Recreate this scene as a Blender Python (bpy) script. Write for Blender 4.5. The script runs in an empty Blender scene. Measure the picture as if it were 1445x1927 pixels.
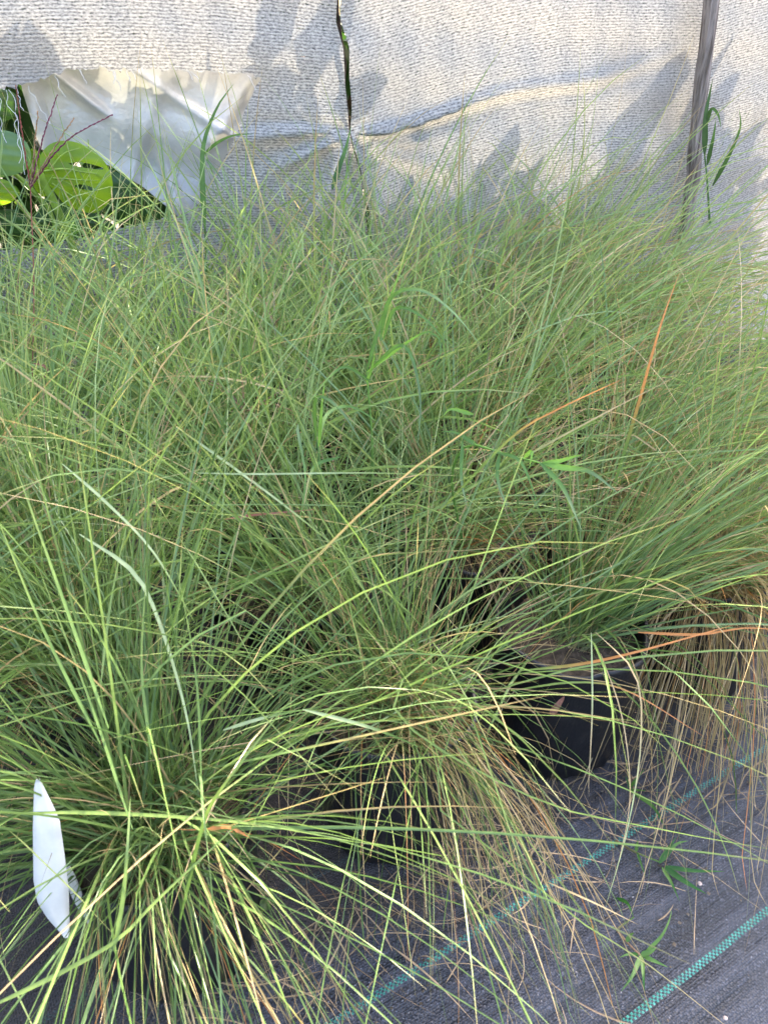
import bpy, bmesh, math, random
import numpy as np
from mathutils import Vector
from mathutils.geometry import tessellate_polygon

random.seed(7)
RNG = np.random.default_rng(11)
scene = bpy.context.scene
COL = scene.collection
R = math.radians

# ------------------------------------------------------------------ camera, sky, sun, exposure
CAM_H, PITCH, FPX = 1.15, R(33.0), 1400.0
cam_data = bpy.data.cameras.new('camera')
cam = bpy.data.objects.new('camera', cam_data)
COL.objects.link(cam)
cam.location = (0, 0, CAM_H)
cam.rotation_euler = (R(90) - PITCH, 0, 0)
cam_data.sensor_fit = 'AUTO'
cam_data.sensor_width = 36
cam_data.lens = FPX / 1927 * 36
cam_data.clip_start, cam_data.clip_end = 0.02, 500
cam_data.dof.use_dof = True
cam_data.dof.focus_distance = 1.45
cam_data.dof.aperture_fstop = 11
scene.camera = cam

SUN_EL, SUN_AZ = R(50), R(14)          # the sun stands behind the net wall, a little to the right
world = bpy.data.worlds.new('World')
scene.world = world
world.use_nodes = True
wn = world.node_tree
bg = wn.nodes['Background']
sky = wn.nodes.new('ShaderNodeTexSky')
sky.sky_type = 'NISHITA'
sky.sun_disc = False
sky.sun_elevation = SUN_EL
sky.sun_rotation = SUN_AZ
sky.dust_density = 6.0
sky.ozone_density = 0.6
sky.air_density = 1.0
wn.links.new(sky.outputs[0], bg.inputs[0])
bg.inputs[1].default_value = 0.15
sun_data = bpy.data.lights.new('sun', 'SUN')
sun_data.energy = 3.0
sun_data.angle = R(0.5)
sun_data.color = (1.0, 0.90, 0.74)
sun = bpy.data.objects.new('sun', sun_data)
COL.objects.link(sun)
sdir = Vector((math.sin(SUN_AZ) * math.cos(SUN_EL), math.cos(SUN_AZ) * math.cos(SUN_EL), math.sin(SUN_EL)))
sun.rotation_euler = sdir.to_track_quat('Z', 'Y').to_euler()
sun.location = (2, 8, 9)
vs = scene.view_settings
vs.view_transform = 'Standard'
vs.look = 'None'
vs.gamma = 1
vs.use_curve_mapping = False
vs.exposure = 2.85
scene.cycles.max_bounces = 8
scene.cycles.transparent_max_bounces = 12
scene.cycles.use_denoising = True

# ------------------------------------------------------------------ places in the world (photo pixels used as a surveyor would)
SP, CP = math.sin(PITCH), math.cos(PITCH)
def ray(px, py):
    x, y = (px - 722.5) / FPX, (963.5 - py) / FPX
    return np.array([x, CP + y * SP, -SP + y * CP])
CAM = np.array([0, 0, CAM_H])
def at_z(px, py, z):
    d = ray(px, py); return CAM + d * ((z - CAM_H) / d[2])
def at_y(px, py, Y):
    d = ray(px, py); return CAM + d * (Y / d[1])
WA = R(20)
W0 = np.array([0, 2.6, 0])
WD = np.array([math.cos(WA), math.sin(WA), 0])
WN = np.array([math.sin(WA), -math.cos(WA), 0])       # towards the camera
def wall_sz(px, py, off=0.0):
    d = ray(px, py)
    t = ((W0 + WN * off - CAM) @ WN) / (d @ WN)
    p = CAM + d * t
    return (p - W0) @ WD, p[2]
def wall_pt(s, z, off=0.0):
    return W0 + WD * s + WN * off + np.array([0, 0, z])

# ------------------------------------------------------------------ helpers
def tag(o, label=None, cat=None, group=None, kind=None):
    if label: o['label'] = label
    if cat: o['category'] = cat
    if group: o['group'] = group
    if kind: o['kind'] = kind
    return o
def empty(name, loc, label, cat, group=None):
    o = bpy.data.objects.new(name, None)
    o.location = loc
    o.empty_display_size = 0.05
    COL.objects.link(o)
    return tag(o, label, cat, group)
def link(name, me, mat, parent=None):
    o = bpy.data.objects.new(name, me)
    COL.objects.link(o)
    if parent is not None: o.parent = parent
    if mat is not None and not me.materials: me.materials.append(mat)
    return o
def mesh_np(name, verts, quads, cols=None, uvs=None, smooth=True, tris=None):
    me = bpy.data.meshes.new(name)
    v = np.asarray(verts, dtype=np.float32).reshape(-1, 3)
    q = np.asarray(quads, dtype=np.int32).reshape(-1, 4) if quads is not None else np.zeros((0, 4), np.int32)
    t = np.asarray(tris, dtype=np.int32).reshape(-1, 3) if tris is not None else np.zeros((0, 3), np.int32)
    me.vertices.add(len(v)); me.vertices.foreach_set('co', v.ravel())
    loops = np.concatenate([q.ravel(), t.ravel()])
    me.loops.add(len(loops)); me.loops.foreach_set('vertex_index', loops)
    n = len(q) + len(t)
    me.polygons.add(n)
    st = np.concatenate([np.arange(len(q)) * 4, len(q) * 4 + np.arange(len(t)) * 3]).astype(np.int32)
    me.polygons.foreach_set('loop_start', st)
    me.polygons.foreach_set('use_smooth', np.full(n, smooth))
    me.update(calc_edges=True)
    if cols is not None:
        a = me.attributes.new('tint', 'FLOAT_COLOR', 'POINT')
        c = np.ones((len(v), 4), np.float32); c[:, :3] = np.asarray(cols).reshape(-1, 3)
        a.data.foreach_set('color', c.ravel())
    if uvs is not None:
        u = me.uv_layers.new(name='UVMap')
        u.data.foreach_set('uv', np.asarray(uvs, np.float32)[loops].ravel())
    me.validate()
    return me
def grid_quads(nu, nv):
    i = np.arange(nu - 1)[:, None] * nv + np.arange(nv - 1)[None, :]
    return np.stack([i, i + nv, i + nv + 1, i + 1], -1).reshape(-1, 4)
def tube(points, radii, sides=6, cap=True):
    P = np.asarray(points, float); n = len(P)
    rad = np.full(n, radii) if np.isscalar(radii) else np.asarray(radii, float)
    T = np.gradient(P, axis=0); T /= np.linalg.norm(T, axis=1)[:, None] + 1e-9
    ref = np.array([0.3, 0.2, 0.93]) if abs(T[0] @ np.array([0.3, 0.2, 0.93])) < .9 else np.array([1, 0, 0])
    U = np.cross(T, ref); U /= np.linalg.norm(U, axis=1)[:, None] + 1e-9
    V = np.cross(T, U)
    a = np.arange(sides) * 2 * math.pi / sides
    ring = P[:, None] + rad[:, None, None] * (np.cos(a)[None, :, None] * U[:, None] + np.sin(a)[None, :, None] * V[:, None])
    i = np.arange(n - 1)[:, None] * sides + np.arange(sides)[None, :]
    j = np.arange(n - 1)[:, None] * sides + (np.arange(sides)[None, :] + 1) % sides
    q = np.stack([i, j, j + sides, i + sides], -1).reshape(-1, 4)
    return ring.reshape(-1, 3), q
def spline(pts, n):
    P = np.asarray(pts, float)
    if len(P) == 2: return P[0] + (P[1] - P[0]) * np.linspace(0, 1, n)[:, None]
    k = np.concatenate([[0], np.cumsum(np.linalg.norm(np.diff(P, axis=0), axis=1))])
    t = np.linspace(0, k[-1], n)
    E = np.vstack([2 * P[0] - P[1], P, 2 * P[-1] - P[-2]])
    out = []
    for x in t:
        i = min(max(np.searchsorted(k, x, 'right') - 1, 0), len(P) - 2)
        u = (x - k[i]) / (k[i + 1] - k[i] + 1e-9)
        a, b, c, d = E[i:i + 4]
        out.append(.5 * (2 * b + (c - a) * u + (2 * a - 5 * b + 4 * c - d) * u * u + (3 * b - a - 3 * c + d) * u ** 3))
    return np.array(out)

# ------------------------------------------------------------------ materials
class NT:
    def __init__(self, name):
        self.m = bpy.data.materials.new(name); self.m.use_nodes = True
        self.t = self.m.node_tree; self.t.nodes.clear()
        self.out = self.n('ShaderNodeOutputMaterial')
    def n(self, kind, **kw):
        x = self.t.nodes.new(kind)
        for k, v in kw.items(): setattr(x, k, v)
        return x
    def set(self, sock, v):
        if isinstance(v, bpy.types.NodeSocket): self.t.links.new(v, sock)
        elif v is not None:
            if sock.type == 'RGBA' and not np.isscalar(v) and len(v) == 3: v = (*v, 1)
            sock.default_value = v
    def math(self, op, a, b=None, c=None, clamp=False):
        x = self.n('ShaderNodeMath', operation=op, use_clamp=clamp)
        for i, v in enumerate((a, b, c)):
            if v is not None: self.set(x.inputs[i], v)
        return x.outputs[0]
    def mix(self, f, a, b, blend='MIX'):
        x = self.n('ShaderNodeMix', data_type='RGBA', blend_type=blend)
        self.set(x.inputs[0], f); self.set(x.inputs[6], a); self.set(x.inputs[7], b)
        return x.outputs[2]
    def noise(self, vec, scale, detail=3, rough=.55, dist=0):
        x = self.n('ShaderNodeTexNoise')
        if vec is not None: self.set(x.inputs['Vector'], vec)
        x.inputs['Scale'].default_value = scale; x.inputs['Detail'].default_value = detail
        x.inputs['Roughness'].default_value = rough; x.inputs['Distortion'].default_value = dist
        return x.outputs['Fac']
    def ramp(self, f, a, b):
        x = self.n('ShaderNodeMapRange', interpolation_type='SMOOTHSTEP'); self.set(x.inputs[0], f)
        x.inputs[1].default_value = a; x.inputs[2].default_value = b
        return x.outputs[0]
    def scale(self, vec, s):
        x = self.n('ShaderNodeVectorMath', operation='MULTIPLY'); self.set(x.inputs[0], vec); x.inputs[1].default_value = s
        return x.outputs[0]
    def bump(self, h, strength, dist):
        x = self.n('ShaderNodeBump'); x.inputs['Strength'].default_value = strength; x.inputs['Distance'].default_value = dist
        self.set(x.inputs['Height'], h); return x.outputs[0]
    def bsdf(self, color, rough=.5, spec=.5, normal=None, **kw):
        x = self.n('ShaderNodeBsdfPrincipled')
        self.set(x.inputs['Base Color'], color); self.set(x.inputs['Roughness'], rough)
        self.set(x.inputs['Specular IOR Level'], spec)
        if normal is not None: self.set(x.inputs['Normal'], normal)
        for k, v in kw.items(): self.set(x.inputs[k], v)
        return x.outputs[0]
    def translucent(self, color, normal=None):
        x = self.n('ShaderNodeBsdfTranslucent'); self.set(x.inputs[0], color)
        if normal is not None: self.set(x.inputs['Normal'], normal)
        return x.outputs[0]
    def mixs(self, f, a, b):
        x = self.n('ShaderNodeMixShader'); self.set(x.inputs[0], f)
        self.t.links.new(a, x.inputs[1]); self.t.links.new(b, x.inputs[2]); return x.outputs[0]
    def done(self, s):
        self.t.links.new(s, self.out.inputs[0]); return self.m

def mat_plain(name, color, rough=.5, spec=.4, var=.25, nscale=40, bump=.0, transl=0.0):
    N = NT(name); co = N.n('ShaderNodeTexCoord').outputs['Object']
    f = N.noise(co, nscale, 4)
    c2 = tuple(min(1, c * (1 - var)) for c in color); c3 = tuple(min(1, c * (1 + var)) for c in color)
    c = N.mix(N.ramp(f, .3, .7), c2, c3)
    nm = N.bump(f, bump, .004) if bump else None
    s = N.bsdf(c, rough, spec, nm)
    if transl: s = N.mixs(transl, s, N.translucent(c))
    return N.done(s)

def mat_blade(name, transl=.33, rough=.34, spec=.5):
    N = NT(name)
    a = N.n('ShaderNodeAttribute', attribute_name='tint').outputs['Color']
    co = N.n('ShaderNodeTexCoord').outputs['Object']
    f = N.noise(co, 45, 2)
    c = N.mix(N.ramp(f, .3, .75), N.scale(a, (.82, .84, .8)), N.scale(a, (1.15, 1.12, 1.1)))
    s = N.bsdf(c, rough, spec)
    return N.done(N.mixs(transl, s, N.translucent(N.scale(c, (1.1, 1.12, .85)))))
M_GRASS = mat_blade('grass_blade')
M_WEED = mat_blade('weed_leaf', .4, .38, .4)

def mat_mat():
    N = NT('woven_weed_mat')
    co = N.n('ShaderNodeTexCoord').outputs['Object']
    xyz = N.n('ShaderNodeSeparateXYZ'); N.set(xyz.inputs[0], co)
    x, y = xyz.outputs[0], xyz.outputs[1]
    # woven tapes: cells of 2.6 mm by 1.6 mm, over and under
    def cell(v, p): return N.math('FLOOR', N.math('DIVIDE', v, p))
    chk = N.math('MODULO', N.math('ABSOLUTE', N.math('ADD', cell(x, .0036), cell(y, .0036))), 2.0)
    wx = N.math('ABSOLUTE', N.math('SINE', N.math('MULTIPLY', x, math.pi / .0036)))
    wy = N.math('ABSOLUTE', N.math('SINE', N.math('MULTIPLY', y, math.pi / .0036)))
    weave = N.math('ADD', N.math('MULTIPLY', wx, chk), N.math('MULTIPLY', wy, N.math('SUBTRACT', 1.0, chk)))
    fine = N.noise(co, 230, 3, .65)
    big = N.noise(co, 7, 4, .6)
    streak = N.noise(N.scale(co, (2.5, 26, 1)), 1.0, 4, .6)
    base = N.mix(N.ramp(streak, .3, .72), (.015, .017, .024), (.052, .058, .080))
    base = N.mix(N.math('MULTIPLY', N.ramp(fine, .5, .75), .7), base, (.12, .13, .17))
    base = N.mix(N.math('MULTIPLY', N.ramp(N.noise(co, 300, 2), .64, .74), N.ramp(big, .42, .65)), base, (.36, .37, .42))  # pale flecks put the weave's sparkle highlights into the colour
    # dust and soil carried down from the pots, in worn patches
    d = N.ramp(N.math('ADD', N.math('MULTIPLY', y, 2.6), N.math('MULTIPLY', N.noise(co, 9, 5, .65), 1.1)), 1.75, 2.15)
    base = N.mix(N.math('MULTIPLY', d, .75), base, (.062, .050, .042))
    dust = N.ramp(N.noise(co, 5.2, 5, .7), .6, .8)
    base = N.mix(N.math('MULTIPLY', dust, .22), base, (.11, .10, .10))
    # teal marker tapes woven in every 20 cm: three rows of little squares
    ph = N.math('SUBTRACT', N.math('FLOORED_MODULO', N.math('ADD', N.math('SUBTRACT', y, .4426 - .2017 / 2), N.math('MULTIPLY', N.math('SUBTRACT', N.noise(co, 5, 2), .5), .006)), .2017), .2017 / 2)
    band = N.math('LESS_THAN', N.math('ABSOLUTE', ph), .0050)
    ck = N.math('FLOORED_MODULO', N.math('ADD', cell(x, .0036), N.math('FLOOR', N.math('DIVIDE', N.math('ADD', ph, .0050), .00334))), 2.0)
    ck = N.math('GREATER_THAN', ck, .5)
    teal = N.mix(N.ramp(N.noise(co, 130, 2), .3, .7), (.025, .16, .14), (.06, .32, .27))
    teal = N.mix(N.math('MULTIPLY', N.math('ADD', d, N.ramp(N.noise(co, 30, 3), .55, .75)), .35), teal, (.1, .12, .11))
    base = N.mix(N.math('MULTIPLY', N.math('MULTIPLY', band, ck), N.math('SUBTRACT', 1.0, N.math('MULTIPLY', d, .8))), base, teal)
    h = N.math('ADD', N.math('MULTIPLY', weave, .6), N.math('ADD', N.math('MULTIPLY', fine, .9), N.math('MULTIPLY', streak, 9.0)))
    nm = N.bump(h, .9, .0022)
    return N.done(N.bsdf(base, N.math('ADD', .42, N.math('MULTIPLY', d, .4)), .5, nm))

def mat_net():
    N = NT('knitted_shade_net')
    uv = N.n('ShaderNodeUVMap').outputs[0]
    co = N.n('ShaderNodeTexCoord').outputs['Object']
    xyz = N.n('ShaderNodeSeparateXYZ'); N.set(xyz.inputs[0], uv)
    u, v = xyz.outputs[0], xyz.outputs[1]
    wob = N.math('MULTIPLY', N.math('SUBTRACT', N.noise(N.scale(uv, (14, 30, 1)), 1.0, 3), .5), .012)
    row = N.math('ADD', N.math('MULTIPLY', N.math('SINE', N.math('MULTIPLY', N.math('ADD', v, wob), 2 * math.pi / .0078)), .5), .5)
    st = N.noise(N.scale(uv, (90, 165, 1)), 1.0, 3, .65)
    st2 = N.noise(N.scale(uv, (170, 260, 1)), 1.0, 1, .5)
    worn = N.noise(N.scale(uv, (2.2, 1.8, 1)), 1.0, 4, .65)
    k = N.math('ADD', N.math('ADD', N.math('MULTIPLY', row, .17), N.math('MULTIPLY', st, .86)), N.math('MULTIPLY', st2, .36))
    gap = N.math('SUBTRACT', 1.0, N.ramp(k, .40, .68))
    c = N.mix(N.ramp(k, .5, .95), (.215, .21, .205), (.56, .545, .52))
    c = N.mix(N.math('MULTIPLY', gap, .85), c, (.09, .09, .10))
    c = N.mix(N.math('MULTIPLY', N.ramp(worn, .48, .70), .5), c, (.20, .195, .19))
    nm = N.bump(k, .5, .006)
    s = N.bsdf(c, .45, .4, nm)
    s = N.mixs(.22, s, N.translucent(N.scale(c, (1, .96, .88))))
    hole = N.math('MULTIPLY', N.ramp(gap, .55, .95), .6)
    tr = N.n('ShaderNodeBsdfTransparent').outputs[0]
    return N.done(N.mixs(hole, s, tr))

def mat_plastic():
    N = NT('milky_plastic_sheet')
    co = N.n('ShaderNodeTexCoord').outputs['Object']
    f = N.noise(co, 9, 4, .6)
    g = N.noise(N.scale(co, (1, 1, 1.6)), 30, 3, .6)
    c = N.mix(N.ramp(f, .35, .7), (.45, .46, .49), (.57, .58, .60))
    c = N.mix(N.math('MULTIPLY', N.ramp(N.noise(co, 17, 5, .7), .62, .75), .4), c, (.42, .42, .34))
    nm = N.bump(N.math('ADD', f, N.math('MULTIPLY', g, .25)), .5, .02)
    s = N.bsdf(c, .15, .8, nm)
    return N.done(N.mixs(.16, s, N.translucent(N.scale(c, (1, .94, .75)))))

def mat_wood():
    N = NT('weathered_wood')
    co = N.n('ShaderNodeTexCoord').outputs['Object']
    g = N.noise(N.scale(co, (60, 60, 3.5)), 1.0, 5, .65, .4)
    c = N.mix(N.ramp(g, .32, .68), (.10, .075, .06), (.42, .35, .31))
    b = N.noise(co, 11, 4); c = N.mix(N.math('MULTIPLY', N.ramp(b, .55, .75), .4), c, (.2, .165, .14))
    return N.done(N.bsdf(c, .85, .25, N.bump(g, .9, .006)))

def mat_soil(name='soil', a=(.030, .022, .016), b=(.11, .085, .062)):
    N = NT(name); co = N.n('ShaderNodeTexCoord').outputs['Object']
    f = N.noise(co, 60, 6, .7); g = N.noise(co, 9, 4)
    c = N.mix(N.ramp(f, .35, .7), a, b)
    c = N.mix(N.math('MULTIPLY', N.ramp(g, .4, .7), .4), c, tuple(x * 1.5 for x in b))
    return N.done(N.bsdf(c, .9, .2, N.bump(f, .8, .01)))

def mat_bag():
    N = NT('black_grow_bag'); co = N.n('ShaderNodeTexCoord').outputs['Object']
    f = N.noise(N.scale(co, (1, 1, .35)), 26, 4, .6); d = N.noise(co, 12, 5, .7)
    c = N.mix(N.math('MULTIPLY', N.ramp(d, .55, .8), .5), (.009, .009, .011), (.075, .066, .058))
    return N.done(N.bsdf(c, .36, .45, N.bump(f, .5, .01)))

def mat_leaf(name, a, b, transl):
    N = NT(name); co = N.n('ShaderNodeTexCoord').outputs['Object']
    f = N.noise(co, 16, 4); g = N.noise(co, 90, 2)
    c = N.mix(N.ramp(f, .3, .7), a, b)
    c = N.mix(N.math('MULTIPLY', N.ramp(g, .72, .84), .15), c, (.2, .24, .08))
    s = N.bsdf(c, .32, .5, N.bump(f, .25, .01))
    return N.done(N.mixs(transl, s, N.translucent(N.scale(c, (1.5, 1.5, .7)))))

M_MAT, M_NET, M_PLASTIC, M_WOOD, M_SOIL, M_BAG = mat_mat(), mat_net(), mat_plastic(), mat_wood(), mat_soil(), mat_bag()
M_GROUND = mat_soil('bare_earth', (.06, .048, .036), (.17, .14, .105))
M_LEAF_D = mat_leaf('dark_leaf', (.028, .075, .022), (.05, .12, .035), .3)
M_LEAF_M = mat_leaf('shaded_leaf', (.09, .17, .07), (.13, .23, .09), .3)  # shaded leaf of the same plant, its shade put into the colour
M_LEAF_B = mat_leaf('backlit_leaf', (.16, .28, .02), (.22, .35, .03), .5)  # sun glow through the leaf put into its colour
M_PETIOLE = mat_plain('petiole', (.26, .38, .06), .4, .4, .2, 30, 0, .25)
M_TAG = mat_plain('white_tag_plastic', (.74, .73, .71), .3, .45, .10, 24, .35, .25)
M_THREAD = mat_plain('pale_thread', (.62, .62, .64), .6, .3, .15)
M_STICK = mat_plain('seam_shade_stick', (.035, .026, .022), .8, .2, .5, 60, .5)  # near black, so the seam gap looks shaded
M_BARK = mat_plain('shrub_stem', (.10, .075, .05), .85, .2, .4, 50, .5)
M_PEBBLE = mat_plain('pebble', (.45, .36, .33), .8, .3, .3, 200, .3)
M_DEADLEAF = mat_plain('dead_leaf', (.33, .16, .12), .7, .3, .4, 80, .3, .2)

# ------------------------------------------------------------------ ground and weed mat
gv = [(-150, -150, 0), (150, -150, 0), (150, 150, 0), (-150, 150, 0)]
g = link('ground', mesh_np('ground', gv, [[0, 1, 2, 3]]), M_GROUND)
tag(g, 'bare brown earth under the weed mat', kind='structure')

def build_mat():
    nx, ny = 300, 300
    X, Y = np.meshgrid(np.linspace(-3.2, 5.2, nx), np.linspace(-2.6, 2.15, ny), indexing='ij')
    Xf = X * 1.0
    def s(ax, ay, ph): return np.sin(ax * X + ay * Y + ph)
    h = .5 + .16 * s(2.1, 24, 0) * (.6 + .4 * s(1.3, 3, 2)) + .14 * s(-1.7, 41, 1.3) * (.5 + .5 * s(2.2, 5, .4))
    h += .10 * s(4.2, 63, 4.1) * (.5 + .5 * s(-3, 7, 1)) + .1 * s(5, 6, .7)
    Z = .006 + .016 * np.clip(h, 0, 1.3)
    me = mesh_np('weed_mat', np.stack([X, Y, Z], -1), grid_quads(nx, ny))
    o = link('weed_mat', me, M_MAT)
    o.rotation_euler.z = R(30.4)
    tag(o, 'dark woven weed mat with teal checked marker tapes', kind='structure')
build_mat()

# ------------------------------------------------------------------ the net wall
def interp(pts, x):
    p = sorted(pts); return np.interp(x, [a for a, _ in p], [b for _, b in p])
TOP_E = [wall_sz(*p) for p in ((-75, 205), (-60, 180), (0, 168), (40, 163), (75, 150), (105, 138), (132, 131), (200, 131), (260, 132), (330, 132), (370, 133), (420, 136), (465, 138), (490, 148))]
LOW_E = [wall_sz(*p) for p in ((-75, 215), (-60, 440), (0, 468), (60, 470), (150, 452), (260, 425), (330, 408), (362, 402), (380, 372), (405, 330), (425, 292), (446, 248), (462, 205), (478, 168), (490, 149))]
S_L, S_R = wall_sz(-75, 205)[0], wall_sz(490, 148)[0]
SEAM = [wall_sz(*p) for p in ((612, -300), (638, 0), (636, 40), (648, 90), (651, 150), (655, 190), (660, 240), (662, 270), (678, 330), (690, 420), (700, 520))]
def seam_s(z): return interp([(b, a) for a, b in SEAM], z)
PIN = wall_sz(660, 252)
FOLDS = []
for (x, y, amp, wid) in ((545, 312, .026, .018), (470, 262, .018, .018), (880, 205, .024, .014), (1130, 138, .018, .016), (860, 330, .010, .03), (720, 420, .02, .02), (585, 430, .03, .03), (760, 250, .015, .02)):
    s_, z_ = wall_sz(x, y); FOLDS.append((s_ - PIN[0], z_ - PIN[1], amp, wid))
def net_disp(s, z):
    d = .018 * np.sin(1.9 * s + .6) * np.cos(1.3 * z) + .010 * np.sin(6.1 * s + 2.3 * z + 1) + .006 * np.sin(13 * s - 5 * z)
    d += .004 * np.sin(31 * z + 3 * s) + .003 * np.sin(47 * s + 11 * z)
    for (fs, fz, amp, wid) in FOLDS:
        L = math.hypot(fs, fz); ux, uz = fs / L, fz / L
        a = (s - PIN[0]) * ux + (z - PIN[1]) * uz
        b = -(s - PIN[0]) * uz + (z - PIN[1]) * ux + .012 * np.sin(9 * a)
        w = wid * (.5 + a / L * .7)
        env = np.where(a > 0, np.clip(a / (.12 * L), 0, 1) * np.exp(-(np.clip(a - L * .75, 0, None) / (.5 * L)) ** 2), 0)
        d += amp * env * (np.exp(-(b / np.maximum(w, .006)) ** 2) - .55 * np.exp(-((b + 1.6 * w) / np.maximum(w, .006)) ** 2))
    r2 = ((s - PIN[0]) ** 2 + (z - PIN[1]) ** 2) / .05 ** 2
    d -= .02 * np.exp(-r2)
    # the hem kicks out where it rests on the ground
    d += .10 * np.exp(-(z / .16) ** 2)
    return d
H_NET = 3.2
def net_uv(s, z, right):
    if right:
        sp = wall_sz(1320, 150)[0]
        t = np.clip(s - PIN[0], 0, None)
        tilt = .17 * np.clip(t, 0, .7) + .05 * np.clip(t - .7, 0, sp - PIN[0] - .7) + .26 * np.clip(s - sp, 0, .8)
        return np.stack([s, z - tilt - .02 * np.sin(3 * s)], -1)
    return np.stack([s, z + .03 * s + .012 * np.sin(4 * s + 1)], -1)

def build_net_left():
    rg = np.random.default_rng(3)
    root = empty('shade_net', wall_pt(-.9, 0), 'silvery knitted shade net with a big torn hole, left of the seam', 'shade net', 'shade nets of the back wall')
    base = wall_pt(-.9, 0)
    cols = np.unique(np.concatenate([np.linspace(-3.4, S_L, 60), np.linspace(S_L, S_R, 110), np.linspace(S_R, float(seam_s(1.0)), 40)]))
    inside = (cols > S_L + 1e-6) & (cols < S_R - 1e-6)
    zt, zb = interp(TOP_E, cols), interp(LOW_E, cols)
    jag = rg.normal(0, .0035, len(cols))
    mid = interp([(S_L, TOP_E[0][1]), (S_R, TOP_E[-1][1])], cols)
    zt = np.where(inside, zt + jag, mid); zb = np.where(inside, np.minimum(zb + jag[::-1], zt), mid)
    V, Q, UV, off = [], [], [], 0
    for lo, hi, n in ((zt, np.full(len(cols), H_NET), 150), (np.zeros(len(cols)), zb, 80)):
        f = np.linspace(0, 1, n)[None, :] ** (1.35 if n == 150 else 1.0)
        Z = lo[:, None] + (hi - lo)[:, None] * f
        # columns right of the hole bend to follow the seam
        S = np.repeat(cols[:, None], n, 1)
        k = np.clip((S - S_R) / (cols[-1] - S_R), 0, 1)
        S = S + k * (seam_s(Z) - cols[-1] - .004)
        D = net_disp(S, Z)
        P = W0 + WD * S[..., None] + WN * D[..., None] + np.array([0, 0, 1]) * Z[..., None] - base
        V.append(P.reshape(-1, 3)); UV.append(net_uv(S, Z, False).reshape(-1, 2)); Q.append(grid_quads(len(cols), n) + off); off += P.size // 3
    link('net_cloth', mesh_np('net_cloth_left', np.concatenate(V), np.concatenate(Q), uvs=np.concatenate(UV)), M_NET, root)
    # loose threads along the cut edge
    for (px, py, dx, ln) in ((18, 167, 2, .20), (25, 168, 10, .17), (34, 165, 4, .05), (58, 160, 12, .09), (104, 140, 6, .05), (150, 131, 3, .03), (210, 132, 10, .045), (214, 132, -5, .03), (238, 132, 4, .025), (246, 132, 9, .02), (350, 133, 6, .02), (356, 133, 12, .018), (462, 140, 8, .035), (8, 168, -4, .12)):
        s0, z0 = wall_sz(px, py)
        n = 12; t = np.linspace(0, 1, n)
        wig = np.cumsum(rg.normal(0, .004, n)) * ln / .1
        pts = np.array([wall_pt(s0 + dx / 722 * t_ + w_, z0 - ln * t_, .03 + .02 * t_) - base for t_, w_ in zip(t, wig)])
        v, q = tube(spline(pts, 30), .0008, 4); link('loose_thread', mesh_np('loose_thread', v, q), M_THREAD, root)
    return root
def build_net_right():
    root = empty('shade_net', wall_pt(1.2, 0), 'silvery knitted shade net right of the dark seam, its rows rising to the right', 'shade net', 'shade nets of the back wall')
    base = wall_pt(1.2, 0)
    ns, nz = 260, 200
    z = np.linspace(0, 1, nz) ** 1.2 * H_NET
    f = np.linspace(0, 1, ns) ** 1.25
    ss = seam_s(z)[None, :] + (-.005 + .013 * np.clip(.6 + .6 * np.sin(11 * z + 2.2), 0, 1) + .002 * np.sin(41 * z))[None, :]
    S = ss + (4.6 - ss) * f[:, None]; Z = np.repeat(z[None, :], ns, 0)
    D = net_disp(S, Z) + .012 * np.exp(-((S - ss) / .05) ** 2)
    P = W0 + WD * S[..., None] + WN * D[..., None] + np.array([0, 0, 1]) * Z[..., None] - base
    link('net_cloth', mesh_np('net_cloth_right', P, grid_quads(ns, nz), uvs=net_uv(S, Z, True).reshape(-1, 2)), M_NET, root)
build_net_left(); build_net_right()

# stick behind the seam, made dark and thick to stand for the gap's shade
pts = [wall_pt(float(seam_s(z)) + .004 + random.uniform(-.004, .004), z, -.035 + random.uniform(0, .012)) for z in np.linspace(.55, 1.9, 22)]
v, q = tube(np.array(pts), [.0062 + .002 * math.sin(i * 1.7) for i in range(22)], 6)
tag(link('stick', mesh_np('stick', v, q), M_STICK), 'dark stick thickened to fill the seam between the two nets with shade', 'stick')

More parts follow.
